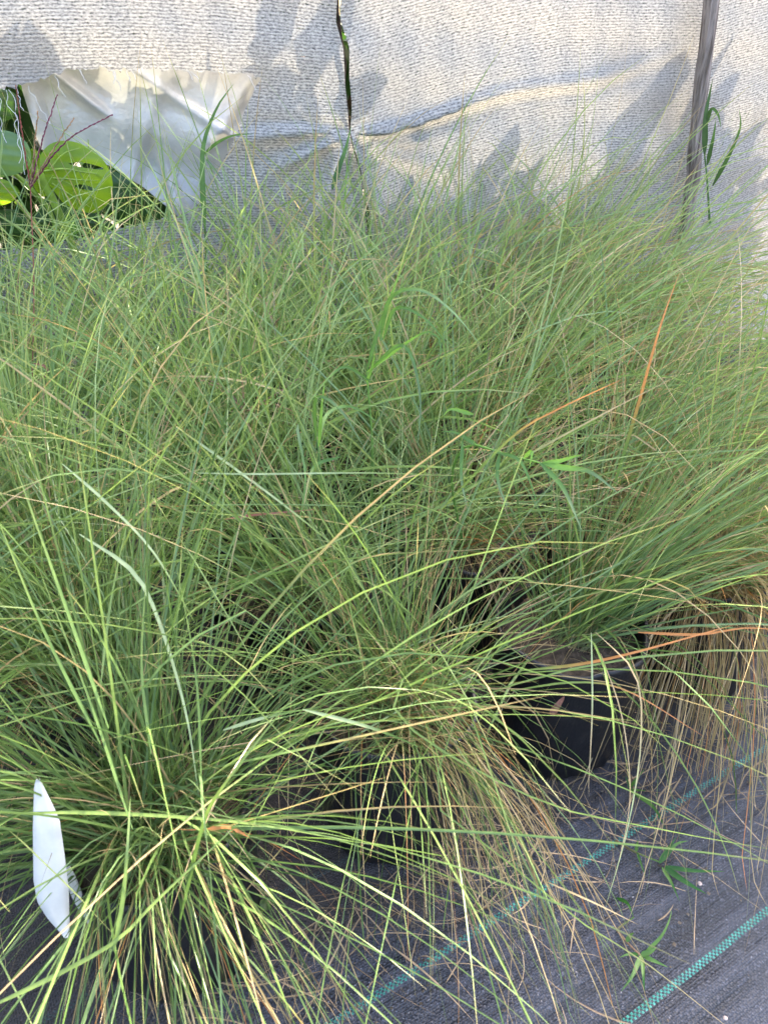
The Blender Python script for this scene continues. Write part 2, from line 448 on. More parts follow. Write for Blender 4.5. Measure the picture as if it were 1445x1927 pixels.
# milky plastic sheet behind the hole
def build_plastic():
    low = [wall_sz(*p, -.16) for p in ((44, 172), (46, 205), (52, 240), (62, 266), (78, 278), (120, 290), (210, 312), (270, 352), (330, 402), (390, 440), (560, 520))]
    s0, s1 = low[0][0], low[-1][0]
    ztop = wall_sz(200, 70, -.16)[1]
    ns, nz = 150, 90
    s = s0 + (s1 - s0) * np.linspace(0, 1, ns) ** 1.3
    zl = interp(low, s)
    S = np.repeat(s[:, None], nz, 1)
    Z = zl[:, None] + (ztop - zl)[:, None] * np.linspace(0, 1, nz)[None, :]
    a = (S - s0) / (s1 - s0)
    D = -.15 + .018 * np.sin(9 * S + 14 * Z) + .012 * np.sin(21 * S - 9 * Z + 1) + .008 * np.sin(34 * Z + 5 * S)
    D += .03 * np.exp(-((S - s0 - .02) / .03) ** 2)
    for (x0, y0, x1, y1, amp, w) in ((110, 145, 175, 195, .035, .016), (300, 140, 250, 330, .02, .02), (260, 140, 410, 240, .02, .016), (330, 380, 300, 260, .025, .02), (470, 150, 400, 250, .025, .02)):
        p, r_ = np.array(wall_sz(x0, y0, -.16)), np.array(wall_sz(x1, y1, -.16)); L = np.linalg.norm(r_ - p); u = (r_ - p) / L
        al = (S - p[0]) * u[0] + (Z - p[1]) * u[1]; b = -(S - p[0]) * u[1] + (Z - p[1]) * u[0]
        D += amp * np.exp(-(b / w) ** 2) * np.exp(-(np.clip(np.abs(al - L / 2) - L / 2, 0, None) / .05) ** 2)
    P = W0 + WD * S[..., None] + WN * D[..., None] + np.array([0, 0, 1]) * Z[..., None]
    o = link('plastic_sheet', mesh_np('plastic_sheet', P, grid_quads(ns, nz)), M_PLASTIC)
    tag(o, 'crumpled milky white plastic sheet hanging behind the torn hole in the net', 'plastic sheet')
build_plastic()

# weathered post in front of the right net
def build_post():
    a, b = wall_pt(*wall_sz(1338, 0, .05), .05), wall_pt(*wall_sz(1309, 265, .05), .05)
    d = (a - b) / (a[2] - b[2])
    p0, p1 = b - d * b[2], b + d * (3.05 - b[2])
    n = 40
    P = p0 + (p1 - p0) * np.linspace(0, 1, n)[:, None]
    prof = np.array([(-.024, -.006), (-.020, -.022), (-.002, -.026), (.020, -.016), (.024, .008), (.012, .022), (-.012, .022), (-.024, .012)])
    rg = np.random.default_rng(5); V = []
    for i, p in enumerate(P):
        k = .92 + .16 * i / n
        wob = .003 * math.sin(i * .9) + .002 * math.sin(i * 2.3)
        for (u, w) in prof:
            e = rg.normal(0, .0016, 2)
            V.append(p + WD * (u * k + wob + e[0]) - WN * ((w) * k + e[1]) * 1.0)
    m = len(prof); Q = [[i * m + j, i * m + (j + 1) % m, (i + 1) * m + (j + 1) % m, (i + 1) * m + j] for i in range(n - 1) for j in range(m)]
    V = np.array(V) - p0
    me = mesh_np('wooden_post', V, Q, smooth=False)
    bm = bmesh.new(); bm.from_mesh(me); bmesh.ops.holes_fill(bm, edges=bm.edges); bmesh.ops.recalc_face_normals(bm, faces=bm.faces); bm.to_mesh(me); bm.free()
    o = link('wooden_post', me, M_WOOD); o.location = p0
    tag(o, 'weathered grey split wooden post leaning against the right net', 'post')
build_post()

# ------------------------------------------------------------------ broad leaved plant in the hole
def leaf_mesh(name, outline, holes, off, cup, base):
    polys = [[Vector((s, z, 0)) for s, z in (wall_sz(*p, off) for p in loop)] for loop in [outline] + holes]
    tri = tessellate_polygon(polys)
    flat = [v for p in polys for v in p]
    bm = bmesh.new(); bv = [bm.verts.new(v) for v in flat]
    for t in tri:
        try: bm.faces.new([bv[i] for i in t])
        except ValueError: pass
    for _ in range(3):
        bmesh.ops.subdivide_edges(bm, edges=[e for e in bm.edges if e.calc_length() > .022], cuts=1)
        bmesh.ops.triangulate(bm, faces=bm.faces)
    S = np.array([v.co.x for v in bm.verts]); c = S.mean(); w = (S.max() - S.min()) / 2
    Zs = np.array([v.co.y for v in bm.verts]); cz = Zs.mean(); hz = (Zs.max() - Zs.min()) / 2
    for v in bm.verts:
        a, b = (v.co.x - c) / w, (v.co.y - cz) / hz
        o = off + cup * (a * a * .6 - b * b * .5 + .25 * a) + .0012 * math.sin(14 * b + 3 * a)
        v.co = Vector(wall_pt(v.co.x, v.co.y, o) - base)
    bmesh.ops.recalc_face_normals(bm, faces=bm.faces)
    me = bpy.data.meshes.new(name); bm.to_mesh(me); bm.free()
    for p in me.polygons: p.use_smooth = True
    return me
def rnd_outline(pts, n=44):
    P = spline(list(pts) + [pts[0]], n)[:-1]
    return [tuple(p) for p in P]
def build_broadleaf():
    base = wall_pt(*wall_sz(150, 470, -.03), -.03); base[2] = 0
    root = empty('broadleaf_plant', base, 'broad leaved plant with holed bright green leaf growing out of the torn net', 'plant')
    main = rnd_outline([(76, 330), (76, 296), (92, 274), (118, 266), (150, 270), (180, 285), (203, 312), (212, 345), (205, 380), (180, 402), (150, 398), (122, 384), (104, 362), (90, 345)], 60)
    h1 = rnd_outline([(130, 308), (150, 305), (175, 309), (197, 315), (192, 318), (165, 316), (140, 312)], 16)
    h2 = rnd_outline([(138, 350), (152, 347), (172, 351), (184, 359), (162, 357), (146, 354)], 16)
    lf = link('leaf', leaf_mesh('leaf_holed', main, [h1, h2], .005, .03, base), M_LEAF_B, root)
    lf['label'] = 'bright green leaf with two long holes'
    for pts in ([(84, 322), (120, 318), (160, 324), (206, 330)], [(95, 318), (120, 290), (150, 279)], [(100, 335), (140, 338), (185, 340)], [(98, 345), (130, 365), (170, 390)]):
        P = spline([wall_pt(*wall_sz(*p, .016), .016) - base for p in pts], 12)
        v, q = tube(P, np.linspace(.0032, .0012, 12), 5); link('vein', mesh_np('vein', v, q), M_PETIOLE, lf)
    for pts, off, cup, mt in (  # leaf colours follow the light each leaf gets
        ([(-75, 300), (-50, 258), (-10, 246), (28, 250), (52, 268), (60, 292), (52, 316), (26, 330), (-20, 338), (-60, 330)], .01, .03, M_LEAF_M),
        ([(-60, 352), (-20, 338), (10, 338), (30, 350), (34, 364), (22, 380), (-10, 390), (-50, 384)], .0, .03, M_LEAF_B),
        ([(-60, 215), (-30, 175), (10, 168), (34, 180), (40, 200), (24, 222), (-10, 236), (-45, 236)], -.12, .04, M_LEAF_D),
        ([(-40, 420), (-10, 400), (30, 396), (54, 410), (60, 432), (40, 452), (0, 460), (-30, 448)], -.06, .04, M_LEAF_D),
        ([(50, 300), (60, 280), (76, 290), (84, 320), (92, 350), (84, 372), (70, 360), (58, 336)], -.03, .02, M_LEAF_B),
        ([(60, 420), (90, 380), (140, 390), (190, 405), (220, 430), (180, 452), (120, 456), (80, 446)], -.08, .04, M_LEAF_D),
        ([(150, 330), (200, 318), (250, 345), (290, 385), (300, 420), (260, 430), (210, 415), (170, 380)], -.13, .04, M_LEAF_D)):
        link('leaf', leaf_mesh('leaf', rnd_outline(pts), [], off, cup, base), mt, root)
    pet = [(72, 318), (84, 345), (104, 385), (124, 430), (140, 475), (152, 540)]
    P = np.array([wall_pt(*wall_sz(*p, .02 - .01 * i), .02 - .01 * i) - base for i, p in enumerate(pet)] + [np.array([.02, .03, 0.0])])
    P = spline(P, 26); v, q = tube(P, np.linspace(.010, .019, 26), 8)
    link('petiole', mesh_np('petiole', v, q), M_PETIOLE, root)
    for pts in ([(30, 378), (58, 410), (85, 460)], [(20, 320), (50, 345), (82, 380), (110, 440)]):
        P = [wall_pt(*wall_sz(*p, -.03), -.03) - base for p in pts]; P.append(np.array([0, .02, 0.02]))
        v, q = tube(spline(P, 16), .007, 6); link('petiole', mesh_np('petiole', v, q), M_PETIOLE, root)
build_broadleaf()

# shrubs growing behind the wall (seen through the hole and through the mesh)
def build_shrub(s, back, h, w, n, label, seed):
    rg = np.random.default_rng(seed)
    loc = wall_pt(s, 0, -back)
    root = empty('leafy_shrub', loc, label, 'shrub', 'shrubs behind the net wall')
    for k in range(6):
        a = rg.uniform(0, 6.28); tip = np.array([math.cos(a) * w * .6, math.sin(a) * w * .4, h * rg.uniform(.6, .95)])
        P = spline([(0, 0, 0), tip * np.array([.3, .3, .5]), tip], 10); v, q = tube(P, np.linspace(.016, .004, 10), 6)
        link('stem', mesh_np('shrub_stem', v, q), M_BARK, root)
    c = rg.normal(0, 1, (n, 3)); c /= np.linalg.norm(c, axis=1)[:, None]; c *= rg.uniform(.25, 1, n)[:, None] ** .5
    c = c * np.array([w, w * .55, h * .5]) + np.array([0, 0, h * .53])
    c += .06 * np.sin(c[:, [1, 2, 0]] * 9)
    d = rg.normal(0, 1, (n, 3)) + np.array([0, -.3, -.4]); d /= np.linalg.norm(d, axis=1)[:, None]
    e = np.cross(d, rg.normal(0, 1, (n, 3))); e /= np.linalg.norm(e, axis=1)[:, None]
    nn = np.cross(d, e); L = rg.uniform(.10, .2, n)[:, None]; Wd = L * rg.uniform(.3, .42, n)[:, None]
    ts = (0, .3, .65, 1.0); ws = (.05, 1, .8, .02)
    V = np.stack([np.stack([c + d * L * t - e * Wd * w_ - nn * L * .18 * t * t, c + d * L * t + e * Wd * w_ - nn * L * .18 * t * t], 1) for t, w_ in zip(ts, ws)], 1)
    i = np.arange(n)[:, None] * 8
    Q = np.stack([i + np.array([[2 * k, 2 * k + 1, 2 * k + 3, 2 * k + 2]]) for k in range(3)], 1).reshape(-1, 4)
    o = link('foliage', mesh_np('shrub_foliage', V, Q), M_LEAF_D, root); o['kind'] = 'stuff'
for i, a in enumerate(((-1.55, .55, 1.85, .55, 620, 'dark leafy shrub behind the net at the far left of the hole'),
                       (-.75, .62, 1.75, .5, 620, 'dark leafy shrub behind the plastic sheet'),
                       (.05, .7, 1.95, .45, 560, 'leafy shrub behind the seam of the nets'),
                       (.75, .7, 1.6, .5, 520, 'low leafy shrub behind the right net'),
                       (1.5, .7, 1.85, .5, 560, 'leafy shrub behind the net right of the post'))):
    build_shrub(*a, 40 + i)

# ------------------------------------------------------------------ potted grass
ROW_U = np.array([math.cos(R(30)), math.sin(R(30)), 0]); ROW_N = np.array([-ROW_U[1], ROW_U[0], 0])
P00 = np.array([.015, .80, 0])            # the pot in the middle of the front row
SOIL_Z = .25

GREEN = np.array([(.068, .130, .038), (.126, .208, .066), (.196, .284, .102), (.275, .340, .140), (.145, .235, .120)])
def lerp(a, b, t): return a + (b - a) * t
def blade_cloud(rg, n, base, r0, lean, spread, lmin, lmax, wmin, wmax, droop, dry, pal, S=9, orange=.05, side=None, kink=.07, up=1.0, row_light=1.0):
    """n blades growing from a tuft; verts (n,S+1,3,3), colours the same."""
    a = rg.uniform(0, 2 * math.pi, n); rr = r0 * np.sqrt(rg.uniform(0, 1, n))
    pos = np.stack([base[0] + rr * np.cos(a), base[1] + rr * np.sin(a), np.full(n, base[2])], -1)
    tilt = rg.normal(0, spread, (n, 2)) + np.array(lean)[None] + .12 * np.stack([np.cos(a), np.sin(a)], -1) * (rr / r0)[:, None]
    if side is not None:
        tilt = np.array(side)[None] * rg.uniform(.5, 1.6, n)[:, None] + rg.normal(0, spread, (n, 2))
    wild = rg.random(n) < .2
    tilt[wild] = tilt[wild] * 1.7 + rg.normal(0, .35, (wild.sum(), 2))
    d = np.concatenate([tilt, np.full((n, 1), up)], 1); d /= np.linalg.norm(d, axis=1)[:, None]
    hz = tilt / (np.linalg.norm(tilt, axis=1)[:, None] + 1e-6)
    L = rg.uniform(lmin, lmax, n) * np.where(rg.random(n) < .25, rg.uniform(.45, .8, n), 1)
    dryb = (rg.random(n) < dry).astype(float)
    if dry < .5: L = L * np.where(dryb > 0, .68, 1)
    W = rg.uniform(wmin, wmax, n) * np.clip(L / lmax + .25, .5, 1.1)
    dr = droop * rg.gamma(2.2, .45, n)
    curl = rg.normal(0, .38, (n, 2))
    kk = rg.random(n) < kink; kt = rg.integers(4, S - 1, n)
    ds = L / S
    pts = [pos]; dirs = [d]
    for k in range(S):
        t = (k + .5) / S
        d = d + ds[:, None] * np.concatenate([curl + hz * .35, -(dr * (.35 + 1.5 * t))[:, None]], 1)
        kd = kk & (kt == k)
        if kd.any(): d[kd, 2] -= rg.uniform(.6, 1.6, kd.sum())
        d = d / np.linalg.norm(d, axis=1)[:, None]
        pos = pos + d * ds[:, None]
        # blades lie on the pot rim and on the mat
        r = np.hypot(pos[:, 0] - base[0], pos[:, 1] - base[1])
        fl = np.where(r < .14, SOIL_Z + .02, .028) + rg.uniform(0, .012, n)
        pos[:, 2] = np.maximum(pos[:, 2], fl)
        pts.append(pos); dirs.append(d)
    P = np.stack(pts, 1); D = np.stack(dirs, 1)
    t = np.linspace(0, 1, S + 1)
    prof = np.minimum(1, .55 + t * 2.2) * np.clip((1 - t) ** .5, .04, 1)
    rv = rg.normal(0, 1, (n, 3)); rv[:, 2] *= .3
    sd = np.cross(D, rv[:, None, :] + .0001); sd /= np.linalg.norm(sd, axis=2)[..., None] + 1e-9
    nm = np.cross(sd, D)
    w = (W[:, None] * prof[None] * .5)[..., None]
    fold = .32
    V = np.stack([P - sd * w + nm * w * fold, P, P + sd * w + nm * w * fold], 2)
    # the plant's own colours, with row light scaled in last: pale sheath, green blade, dry tip; dead blades straw or rust
    g = np.clip(rg.normal(pal[0], pal[1], n), 0, .999) * 3
    i0 = g.astype(int); f = (g - i0)[:, None]
    c = lerp(GREEN[i0], GREEN[np.minimum(i0 + 1, 3)], f)
    blu = rg.random(n) < .25
    c[blu] = lerp(c[blu], GREEN[4], .6)
    straw = lerp(np.array([.29, .21, .11]), np.array([.50, .385, .215]), rg.random(n)[:, None])
    org = rg.random(n) < orange
    straw[org] = lerp(np.array([.42, .17, .06]), np.array([.55, .27, .10]), rg.random(org.sum())[:, None])
    tipd = np.where(dryb > 0, 1.4, np.where(rg.random(n) < .10 + dry * .4, rg.uniform(.25, .55, n), rg.uniform(.03, .1, n)))
    m = np.clip((t[None] - (1 - tipd[:, None])) / .14 + .3, 0, 1) * (tipd[:, None] > 0)
    m = np.maximum(m, dryb[:, None])
    sh = np.clip(1 - t[None] / .10, 0, 1) * .75
    c = c[:, None] * (1 + np.array([.20, .14, .0])[None, None] * t[None, :, None])
    C = lerp(c, np.array([.36, .34, .20])[None, None], sh[..., None])
    C = lerp(C, straw[:, None], m[..., None])
    C = C * row_light  # row brightness put into the colour, making up for uneven light
    C = np.repeat(C[:, :, None], 3, 2)
    C[:, :, 1] *= 1.22
    return V, C
def blade_quads(n, S):
    i = (np.arange(n)[:, None, None] * (S + 1) + np.arange(S)[None, :, None]) * 3 + np.arange(2)[None, None, :]
    return np.stack([i, i + 1, i + 4, i + 3], -1).reshape(-1, 4)
# open spots in the grass: where the tag, the bare bag, the mat weeds and the weed grass stand free, few blades cross in front
OPEN = [((110, 1350, 190, 1450), .9, .4), ((320, 1325, 400, 1400), .9, .4), ((480, 1100, 600, 1220), .95, .4), ((830, 1080, 900, 1160), 1.0, .4), ((1000, 960, 1400, 1250), .90, .3), ((62, 1455, 138, 1745), .50, .16), ((975, 1190, 1250, 1470), .84, .42), ((1130, 1420, 1380, 1900), .80, .45), ((640, 480, 920, 760), 1.22, .2),
        ((930, 820, 1180, 1000), .90, .2), ((560, 700, 740, 900), .98, .3), ((10, 150, 240, 420), 1.9, .35), ((560, 1560, 800, 1700), .62, .8),
        ((120, 1330, 420, 1440), .62, .8), ((540, 1080, 700, 1230), .80, .8), ((1180, 480, 1300, 800), 1.2, .5)]
def open_mask(V, rg):
    P = V[:, :, 1]; x, y, z = P[..., 0], P[..., 1], P[..., 2] - CAM_H
    zc = y * CP - z * SP; yc = y * SP + z * CP
    px = 722.5 + x / np.maximum(zc, .05) * FPX; py = 963.5 - yc / np.maximum(zc, .05) * FPX
    # sample between the rings as well
    mid = lambda a: np.concatenate([a, (a[:, 1:] + a[:, :-1]) / 2], 1)
    px, py, y = mid(px), mid(py), mid(y)
    keep = np.ones(len(V), bool)
    for (x0, y0, x1, y1), Yd, pr in OPEN:
        hit = ((px > x0) & (px < x1) & (py > y0) & (py < y1) & (y < Yd)).any(1)
        keep &= ~hit | (rg.random(len(V)) < pr)
    return keep & ~(np.linalg.norm(P - CAM, axis=2).min(1) < .62)
def add_blades(root, loc, V, C, n_single, name='grass_blades', rg=None):
    m = open_mask(V, np.random.default_rng(len(V))); V, C = V[m], C[m]
    n, S = V.shape[0], V.shape[1] - 1
    V = V - np.asarray(loc)[None, None, None]
    chord = np.linalg.norm(V[:, -1, 1] - V[:, 0, 1], axis=1)
    order = np.argsort(-chord + rg.uniform(0, .15, n)) if rg is not None else np.arange(n)
    single, rest = order[:n_single], order[n_single:]
    if len(rest):
        o = link(name, mesh_np(name, V[rest], blade_quads(len(rest), S), cols=C[rest]), M_GRASS, root); o['kind'] = 'stuff'
    q1 = blade_quads(1, S)
    for i in single:
        link('blade', mesh_np('blade', V[i], q1, cols=C[i]), M_GRASS, root)

def bag_mesh(seed):
    rg = np.random.default_rng(seed); na = 40
    prof = [(.02, .004), (.112, .004), (.121, .012), (.124, .06), (.127, .12), (.127, .18), (.126, .235), (.128, .262), (.131, .272), (.127, .277), (.120, .272), (.116, .25), (.112, .22)]
    a = np.arange(na) * 2 * math.pi / na; V = []
    p1, p2, p3 = rg.uniform(0, 6, 3)
    for k, (r, z) in enumerate(prof):
        wr = .004 * np.sin(3 * a + p1 + z * 9) + .0028 * np.sin(7 * a + p2 - z * 25) + .0016 * np.sin(17 * a + p3 + z * 40)
        zz = z + (.006 * np.sin(2 * a + p2) + .004 * np.sin(5 * a + p1) if z > .2 else 0) * 1.0
        rr = r + wr * (0.3 if z < .01 else 1)
        V.append(np.stack([rr * np.cos(a), rr * np.sin(a), zz + 0 * a], -1))
    V = np.stack(V); n = len(prof)
    i = np.arange(n - 1)[:, None] * na + np.arange(na)[None]; j = np.arange(n - 1)[:, None] * na + (np.arange(na)[None] + 1) % na
    return mesh_np('grow_bag', V, np.stack([i, j, j + na, i + na], -1))
BAGS = [bag_mesh(s) for s in (1, 2, 3, 4)]
def soil_mesh():
    rg = np.random.default_rng(8); V = [(0, 0, .262)]; na, nr = 28, 6
    for k in range(1, nr + 1):
        for j in range(na):
            r = .118 * k / nr; a = j * 2 * math.pi / na
            V.append((r * math.cos(a), r * math.sin(a), .258 - .012 * (k / nr) ** 2 + rg.normal(0, .004)))
    T = [(0, 1 + j, 1 + (j + 1) % na) for j in range(na)]
    Q = [(1 + k * na + j, 1 + (k + 1) * na + j, 1 + (k + 1) * na + (j + 1) % na, 1 + k * na + (j + 1) % na) for k in range(nr - 1) for j in range(na)]
    return mesh_np('soil', V, Q, tris=T)
SOIL = soil_mesh()
for me in BAGS: me.materials.append(M_BAG)
SOIL.materials.append(M_SOIL)

RIGHTV = np.array([.8, .1])
POTS = {}
def pot(k, r, label, **kw):
    rg = np.random.default_rng(100 + 17 * (k + 10) + 131 * r)
    loc = P00 + ROW_U * (.372 * k) + ROW_N * (.333 * r)
    loc = loc + np.array([rg.normal(0, .018), rg.normal(0, .018), .012]) * (1 if r else .5)
    loc[2] = .012
    loc = loc + ROW_N * kw.get('shift', 0)
    root = empty('potted_grass_plant', loc, label, 'potted grass', 'potted grass clumps on the weed mat'); root['kind'] = 'thing'
    b = link('grow_bag', BAGS[(k + 2 * r) % 4], None, root); b.rotation_euler.z = rg.uniform(0, 6)
    link('soil', SOIL, None, root)
    p = dict(n=400, r0=.055, lean=(.05, 0), spread=.42, l=(.40, .80), w=(.0030, .0054), droop=.85, dry=.05, pal=(.45, .2), single=24, thatch=70 if r < 2 else 25, orange=.012, tdir=(.1, -.9), tl=(.3, .55), fine=0, tdry=.93, shift=0, skirt=0, sdir=(.2, -.8), skirt2=0, tw=(.0016, .0032), tdroop=5.5, row_light=.95 if r == 0 else 1.04 if r == 1 else 1.18)  # blade colour is scaled by row: back rows lightened for their weaker light
    p.update(kw)
    if r >= 2:
        p['w'] = (p['w'][0] * 1.3, p['w'][1] * 1.3); p['n'] = int(p['n'] * .66); p['pal'] = (p['pal'][0] + .2, p['pal'][1])  # back rows also take lighter greens in place of missing light
        if k < 2: p['thatch'] = min(p['thatch'], 12); p['orange'] = .004
    base = loc + np.array([0, 0, SOIL_Z])
    V, C = blade_cloud(rg, p['n'], base, p['r0'], p['lean'], p['spread'], *p['l'], *p['w'], p['droop'], p['dry'], p['pal'], orange=p['orange'], row_light=p['row_light'])
    add_blades(root, loc, V, C, p['single'], 'grass_blades', rg)
    if p['fine']:   # short dense inner leaves
        V, C = blade_cloud(rg, p['fine'], base, p['r0'] * 1.1, p['lean'], p['spread'] * 1.2, .18, .42, .0015, .0036, 2.2, .2, p['pal'])
        add_blades(root, loc, V, C, 0, 'inner_blades', rg)
    if p['thatch']:
        V, C = blade_cloud(rg, p['thatch'], base, .075, (0, 0), .38, *p['tl'], *p['tw'], p['tdroop'], p['tdry'], (.5, .2), side=p['tdir'], orange=.06, up=.75)
        add_blades(root, loc, V, C, min(10, p['thatch'] // 8), 'dry_thatch', rg)
    if p['skirt']:
        V, C = blade_cloud(rg, p['skirt'], base, .07, (0, 0), .45, .34, .72, p['w'][0], p['w'][1], 3.2, .10, (p['pal'][0] - .1, p['pal'][1]), row_light=p['row_light'], side=p['sdir'], up=.9)
        add_blades(root, loc, V, C, p['skirt'] // 3, 'outer_blades', rg)
    if p['skirt2']:
        V, C = blade_cloud(rg, p['skirt2'], base, .07, (0, 0), .4, .34, .7, p['w'][0], p['w'][1], 2.6, .10, (p['pal'][0] - .1, p['pal'][1]), row_light=p['row_light'], side=(-.6, -.35), up=.9)
        add_blades(root, loc, V, C, p['skirt2'] // 3, 'outer_blades', rg)
    POTS[(k, r)] = (root, loc)
    return root

# front row: three broad clumps and the bleached one at the right
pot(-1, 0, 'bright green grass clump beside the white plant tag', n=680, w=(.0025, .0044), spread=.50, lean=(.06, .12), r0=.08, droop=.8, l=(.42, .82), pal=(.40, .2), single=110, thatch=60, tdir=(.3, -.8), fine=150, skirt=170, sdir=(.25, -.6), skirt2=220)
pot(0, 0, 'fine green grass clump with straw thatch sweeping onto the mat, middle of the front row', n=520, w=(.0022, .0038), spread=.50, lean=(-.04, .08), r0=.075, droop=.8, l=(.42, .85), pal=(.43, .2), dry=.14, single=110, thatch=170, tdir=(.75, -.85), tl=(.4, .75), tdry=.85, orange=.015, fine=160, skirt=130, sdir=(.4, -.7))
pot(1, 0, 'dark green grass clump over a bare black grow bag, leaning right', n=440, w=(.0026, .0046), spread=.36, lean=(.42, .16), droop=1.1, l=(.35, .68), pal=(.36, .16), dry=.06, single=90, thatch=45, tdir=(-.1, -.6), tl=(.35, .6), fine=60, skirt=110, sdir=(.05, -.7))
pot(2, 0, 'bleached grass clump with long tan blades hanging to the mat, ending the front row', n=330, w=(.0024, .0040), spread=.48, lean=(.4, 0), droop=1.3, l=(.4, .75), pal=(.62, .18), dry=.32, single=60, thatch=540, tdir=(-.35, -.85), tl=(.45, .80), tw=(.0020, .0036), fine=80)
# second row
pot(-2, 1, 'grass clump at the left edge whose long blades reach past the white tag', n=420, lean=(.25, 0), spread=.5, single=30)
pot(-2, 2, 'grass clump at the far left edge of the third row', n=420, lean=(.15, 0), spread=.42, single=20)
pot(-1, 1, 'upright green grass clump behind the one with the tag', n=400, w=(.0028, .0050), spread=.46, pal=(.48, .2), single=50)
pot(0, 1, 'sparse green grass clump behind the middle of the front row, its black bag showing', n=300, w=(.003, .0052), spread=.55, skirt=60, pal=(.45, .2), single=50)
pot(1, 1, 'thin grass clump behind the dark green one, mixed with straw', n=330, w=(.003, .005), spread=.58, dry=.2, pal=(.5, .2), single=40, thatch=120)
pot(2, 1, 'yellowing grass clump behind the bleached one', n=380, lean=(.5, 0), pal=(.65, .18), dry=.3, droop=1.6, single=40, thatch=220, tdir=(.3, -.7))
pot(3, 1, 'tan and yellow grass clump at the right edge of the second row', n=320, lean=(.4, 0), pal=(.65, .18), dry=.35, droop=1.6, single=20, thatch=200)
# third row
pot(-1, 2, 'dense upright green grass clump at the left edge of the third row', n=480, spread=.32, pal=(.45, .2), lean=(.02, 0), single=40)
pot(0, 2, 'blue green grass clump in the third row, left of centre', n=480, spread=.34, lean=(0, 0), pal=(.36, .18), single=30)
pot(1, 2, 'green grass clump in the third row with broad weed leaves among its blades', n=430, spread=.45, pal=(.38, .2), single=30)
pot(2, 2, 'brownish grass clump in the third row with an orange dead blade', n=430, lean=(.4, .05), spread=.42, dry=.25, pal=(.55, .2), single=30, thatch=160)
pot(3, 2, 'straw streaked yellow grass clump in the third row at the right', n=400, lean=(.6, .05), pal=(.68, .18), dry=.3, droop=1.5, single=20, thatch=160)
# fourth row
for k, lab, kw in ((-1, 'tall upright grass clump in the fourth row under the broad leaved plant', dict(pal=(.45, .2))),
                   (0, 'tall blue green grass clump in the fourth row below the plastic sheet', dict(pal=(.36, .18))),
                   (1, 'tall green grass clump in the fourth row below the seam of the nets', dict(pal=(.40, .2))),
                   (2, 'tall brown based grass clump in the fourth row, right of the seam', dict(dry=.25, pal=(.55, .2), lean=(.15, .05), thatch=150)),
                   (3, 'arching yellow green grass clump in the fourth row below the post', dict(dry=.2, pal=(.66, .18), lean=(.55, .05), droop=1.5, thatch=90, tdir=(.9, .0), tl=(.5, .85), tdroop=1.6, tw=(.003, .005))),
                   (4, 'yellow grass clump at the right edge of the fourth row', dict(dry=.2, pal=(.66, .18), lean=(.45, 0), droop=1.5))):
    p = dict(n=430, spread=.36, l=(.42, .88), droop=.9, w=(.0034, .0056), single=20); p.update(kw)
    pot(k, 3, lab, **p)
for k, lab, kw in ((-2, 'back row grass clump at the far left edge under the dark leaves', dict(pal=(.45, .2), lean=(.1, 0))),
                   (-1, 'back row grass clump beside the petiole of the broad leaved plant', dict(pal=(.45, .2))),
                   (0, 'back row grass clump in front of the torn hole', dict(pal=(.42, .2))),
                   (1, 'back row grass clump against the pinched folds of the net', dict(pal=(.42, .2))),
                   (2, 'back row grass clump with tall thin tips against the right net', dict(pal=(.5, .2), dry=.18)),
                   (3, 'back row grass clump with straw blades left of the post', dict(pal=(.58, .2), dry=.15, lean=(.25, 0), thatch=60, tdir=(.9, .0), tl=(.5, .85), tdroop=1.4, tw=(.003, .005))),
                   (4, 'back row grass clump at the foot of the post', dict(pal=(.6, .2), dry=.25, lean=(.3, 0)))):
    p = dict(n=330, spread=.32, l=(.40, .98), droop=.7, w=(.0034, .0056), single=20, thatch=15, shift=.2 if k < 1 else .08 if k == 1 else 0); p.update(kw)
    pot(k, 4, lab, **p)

# single blades that stand out in the photograph, each a part of its clump
def strip(P, width, c0, c1, fold=.4, fade=.5, n=14, tip=.6, facing=None):
    P = spline(P, n); t = np.linspace(0, 1, n)
    T = np.gradient(P, axis=0); T /= np.linalg.norm(T, axis=1)[:, None]
    f = CAM - P if facing is None else np.repeat(np.array([facing]), n, 0)
    sd = np.cross(T, f); sd /= np.linalg.norm(sd, axis=1)[:, None]; nm = np.cross(sd, T)
    w = (width * .5 * np.minimum(1, .25 + 4 * t) * np.clip((1 - t) ** tip, .03, 1))[:, None]
    V = np.stack([P - sd * w + nm * w * fold, P, P + sd * w + nm * w * fold], 1)
    m = np.clip((t - fade) / .25 + .5, 0, 1)[:, None]
    C = np.repeat((np.array(c0) * (1 - m) + np.array(c1) * m)[:, None], 3, 1); C[:, 1] *= 1.15
    i = np.arange(n - 1)[:, None] * 3 + np.arange(2)[None]
    return V, np.stack([i, i + 1, i + 4, i + 3], -1).reshape(-1, 4), C
G1, G2, OR, PALE, ST = (.12, .2, .05), (.2, .28, .07), (.58, .24, .085), (.40, .48, .26), (.5, .38, .22)  # PALE: sky sheen of shining blades put into colour; also colours pale stems
def hero(pot_id, pts, width, c0, c1, label=None, fade=.5, fold=.2, near=.82):
    root, loc = POTS[pot_id]; pts = [(x, y, Y * near) for x, y, Y in pts]; width *= near
    V, q, C = strip([at_y(x, y, Y) for x, y, Y in pts], width, c0, c1, fold, fade)
    o = link('blade', mesh_np('blade', V - loc, q, cols=C), M_GRASS, root)
    if label: o['label'] = label
hero((2, 2), [(1150, 930, 1.30), (1195, 780, 1.32), (1240, 620, 1.34), (1278, 512, 1.36)], .0085, G1, OR, 'upright orange dead blade', .4)
hero((1, 1), [(830, 960, 1.12), (960, 825, 1.10), (1050, 770, 1.08), (1170, 714, 1.06)], .006, G2, OR, 'bent blade with orange tip', .55)
